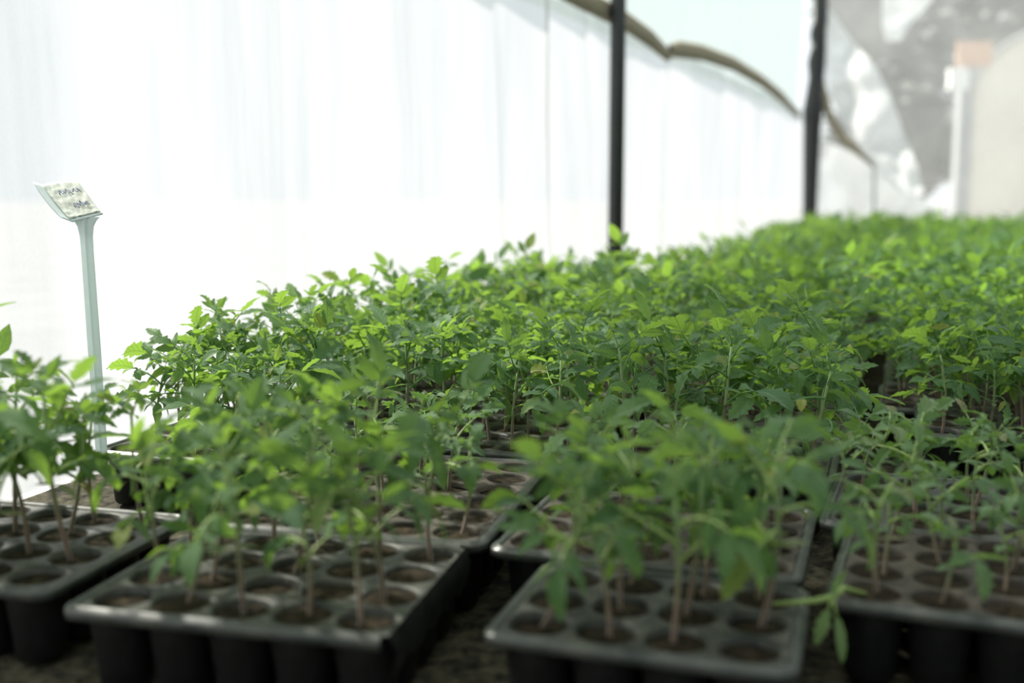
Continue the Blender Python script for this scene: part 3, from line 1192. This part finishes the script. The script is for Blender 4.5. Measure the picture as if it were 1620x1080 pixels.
# ------------------------------------------------------------------ the wilted seedling over the wide tray's corner
wl = empty('wilted_seedling', (*cell_xy(*T3, 0, 0), ZT - 0.004))
tag(wl, 'wilted pale seedling lying across the tray corner with leaves hanging down', 'seedling')
base_w = Vector(wl.location)


def at_depth(x, y, Y):
    d = ray(x, y)
    return Vector((0, 0, CAMZ)) + d * (Y / d.y)


wp = [base_w - base_w, at_depth(1262, 958, 0.905) - base_w, at_depth(1226, 952, 0.885) - base_w]
wp = [Vector((0, 0, 0)), at_depth(1335, 930, 0.915) - base_w, at_depth(1318, 944, 0.895) - base_w]
mb = MB()
mb.tube(wp + [at_depth(1290, 950, 0.885) - base_w, at_depth(1255, 953, 0.885) - base_w, at_depth(1222, 955, 0.89) - base_w], [0.002, 0.0026, 0.003, 0.0026, 0.0022, 0.0015], 8)
link('stem', mb.mesh('stem', M_palestem), wl)
root_w = at_depth(1316, 945, 0.893) - base_w
for (x, y, Y, s, li) in ((1336, 893, 0.90, 1.0, 0), (1290, 1022, 0.862, 1.0, 1), (1345, 1062, 0.862, 1.0, 2), (1300, 1000, 0.875, 0.9, 3)):
    tip = at_depth(x, y, Y) - base_w
    L = (tip - root_w).length
    st = root_w + (tip - root_w) * (0.25 if li else 0.05)
    mb = MB()
    mb.tube([root_w, (root_w + st) / 2 + Vector((0, -0.002, 0.001)), st], 0.0012, 5)
    lf = link('leaf', mb.mesh('leaf', M_palestem), wl)
    link('leaflet', ME_leaflet_p[li], lf, frame_mat(st, tip - st, Vector((0.6 * (li - 1.5), -1, 0.3)), (tip - st).length) @ Matrix.Diagonal((1, 0.55, 0.5, 1)))

# ------------------------------------------------------------------ the plant tag
tg = empty('plant_tag', (-0.534, 1.445, ZT - 0.02))
tag(tg, 'white plastic plant tag with tilted head and crinkled handwritten paper', 'plant tag')
b0 = Vector(tg.location)
DT = 1.43
neck = at_depth(135, 343, DT - 0.018) - b0
foot = at_depth(156, 640, DT - 0.018) - b0
axis = (neck - foot).normalized()
foot = neck - axis * (neck.z / axis.z)
mb = MB()
sx = Vector((1, 0, 0))
sy = Vector((0, -1, 0))
sec = [(-0.0080, 0.0), (-0.0080, 0.0025), (-0.0022, 0.0030), (0.0, 0.0062), (0.0022, 0.0030), (0.0080, 0.0025), (0.0080, 0.0), (0.0, -0.001)]
rows = [(0.0, 0.35), (0.03, 0.9), (0.5, 1.0), (0.88, 0.95), (0.93, 1.0), (0.965, 1.25), (0.985, 1.7), (1.0, 2.3)]
vs_, fs = [], []
for t, w in rows:
    c = foot + (neck - foot) * t
    for a, b in sec:
        vs_.append(tuple(c + sx * (a * w) + sy * b))
ns = len(sec)
for i in range(len(rows) - 1):
    for k in range(ns):
        k2 = (k + 1) % ns
        fs.append((i * ns + k, i * ns + k2, (i + 1) * ns + k2, (i + 1) * ns + k))
fs.append(tuple((len(rows) - 1) * ns + k for k in range(ns)))
mb.add(vs_, fs)
link('stake', mb.mesh('stake', M_tagp, False), tg)
UL, UR, RR_, BL = at_depth(54, 297, DT + 0.012), at_depth(122, 287, DT + 0.035), at_depth(163, 341, DT - 0.012), at_depth(102, 357, DT - 0.032)
nrm = ((UR - UL).cross(BL - UL)).normalized()
if nrm.y > 0:
    nrm = -nrm


def plate(u, v, h=0.0):
    s = u - (0.05 * 4 * v * (1 - v)) * (1 - u)
    r = v - (0.075 * 4 * u * (1 - u)) * (1 - v)
    p = UL * (1 - s) * (1 - r) + UR * s * (1 - r) + RR_ * s * r + BL * (1 - s) * r
    lip = 0.010 * max(0, 0.22 - u) / 0.22 + 0.004 * max(0, v - 0.9) / 0.1
    return p - b0 + nrm * (h + lip)


def two_sided(fn, nu, nv, th):
    mb = MB()
    a = [fn(i / nu, j / nv, 0.0) for j in range(nv + 1) for i in range(nu + 1)]
    b = [fn(i / nu, j / nv, -th) for j in range(nv + 1) for i in range(nu + 1)]
    q = lambda i, j: j * (nu + 1) + i
    N1 = len(a)
    fs = []
    for j in range(nv):
        for i in range(nu):
            fs.append((q(i, j), q(i + 1, j), q(i + 1, j + 1), q(i, j + 1)))
            fs.append((N1 + q(i, j), N1 + q(i, j + 1), N1 + q(i + 1, j + 1), N1 + q(i + 1, j)))
    edge = [(i, 0) for i in range(nu)] + [(nu, j) for j in range(nv)] + [(i, nv) for i in range(nu, 0, -1)] + [(0, j) for j in range(nv, 0, -1)]
    for k in range(len(edge)):
        a0, a1 = edge[k], edge[(k + 1) % len(edge)]
        fs.append((q(*a1), q(*a0), N1 + q(*a0), N1 + q(*a1)))
    mb.add(a + b, fs)
    return mb


head = link('tag_head', two_sided(plate, 14, 12, 0.0022).mesh('tag_head', M_tagp), tg)


def paper(u, v, h=0.0):
    uu, vv = 0.22 + 0.78 * u, 0.05 + 0.86 * v
    cr = 0.0016 * abs(noise.noise(Vector((u * 4, v * 7, 1)))) + 0.0012 * noise.noise(Vector((u * 11 + v * 4, v * 3, 5)))
    return plate(uu, vv, 0.0016 + cr + h)


link('paper_sticker', two_sided(paper, 30, 26, 0.0004).mesh('paper_sticker', M_paper), head)['label'] = 'crinkled weathered paper stuck to the tag head'
mb = MB()
rr = random.Random(5)
for (u0, u1, v0) in ((0.26, 0.62, 0.30), (0.66, 0.86, 0.26), (0.40, 0.86, 0.70)):
    n = int((u1 - u0) * 60)
    pts = []
    for k in range(n + 1):
        u = u0 + (u1 - u0) * k / n + 0.018 * math.sin(k * 1.9)
        v = v0 + 0.065 * math.sin(k * 1.27 + rr.uniform(-.5, .5)) * (1 if k % 7 else 1.6)
        pts.append(paper(min(u, .97), v, 0.0003))
    mb.tube(pts, 0.00038, 4)
link('handwriting', mb.mesh('handwriting', M_ink), head)['label'] = 'faded blue handwriting'
print('seedlings', cnt, 'rest', len(rest), 'objects', len(bpy.data.objects), 'far faces', len(F))
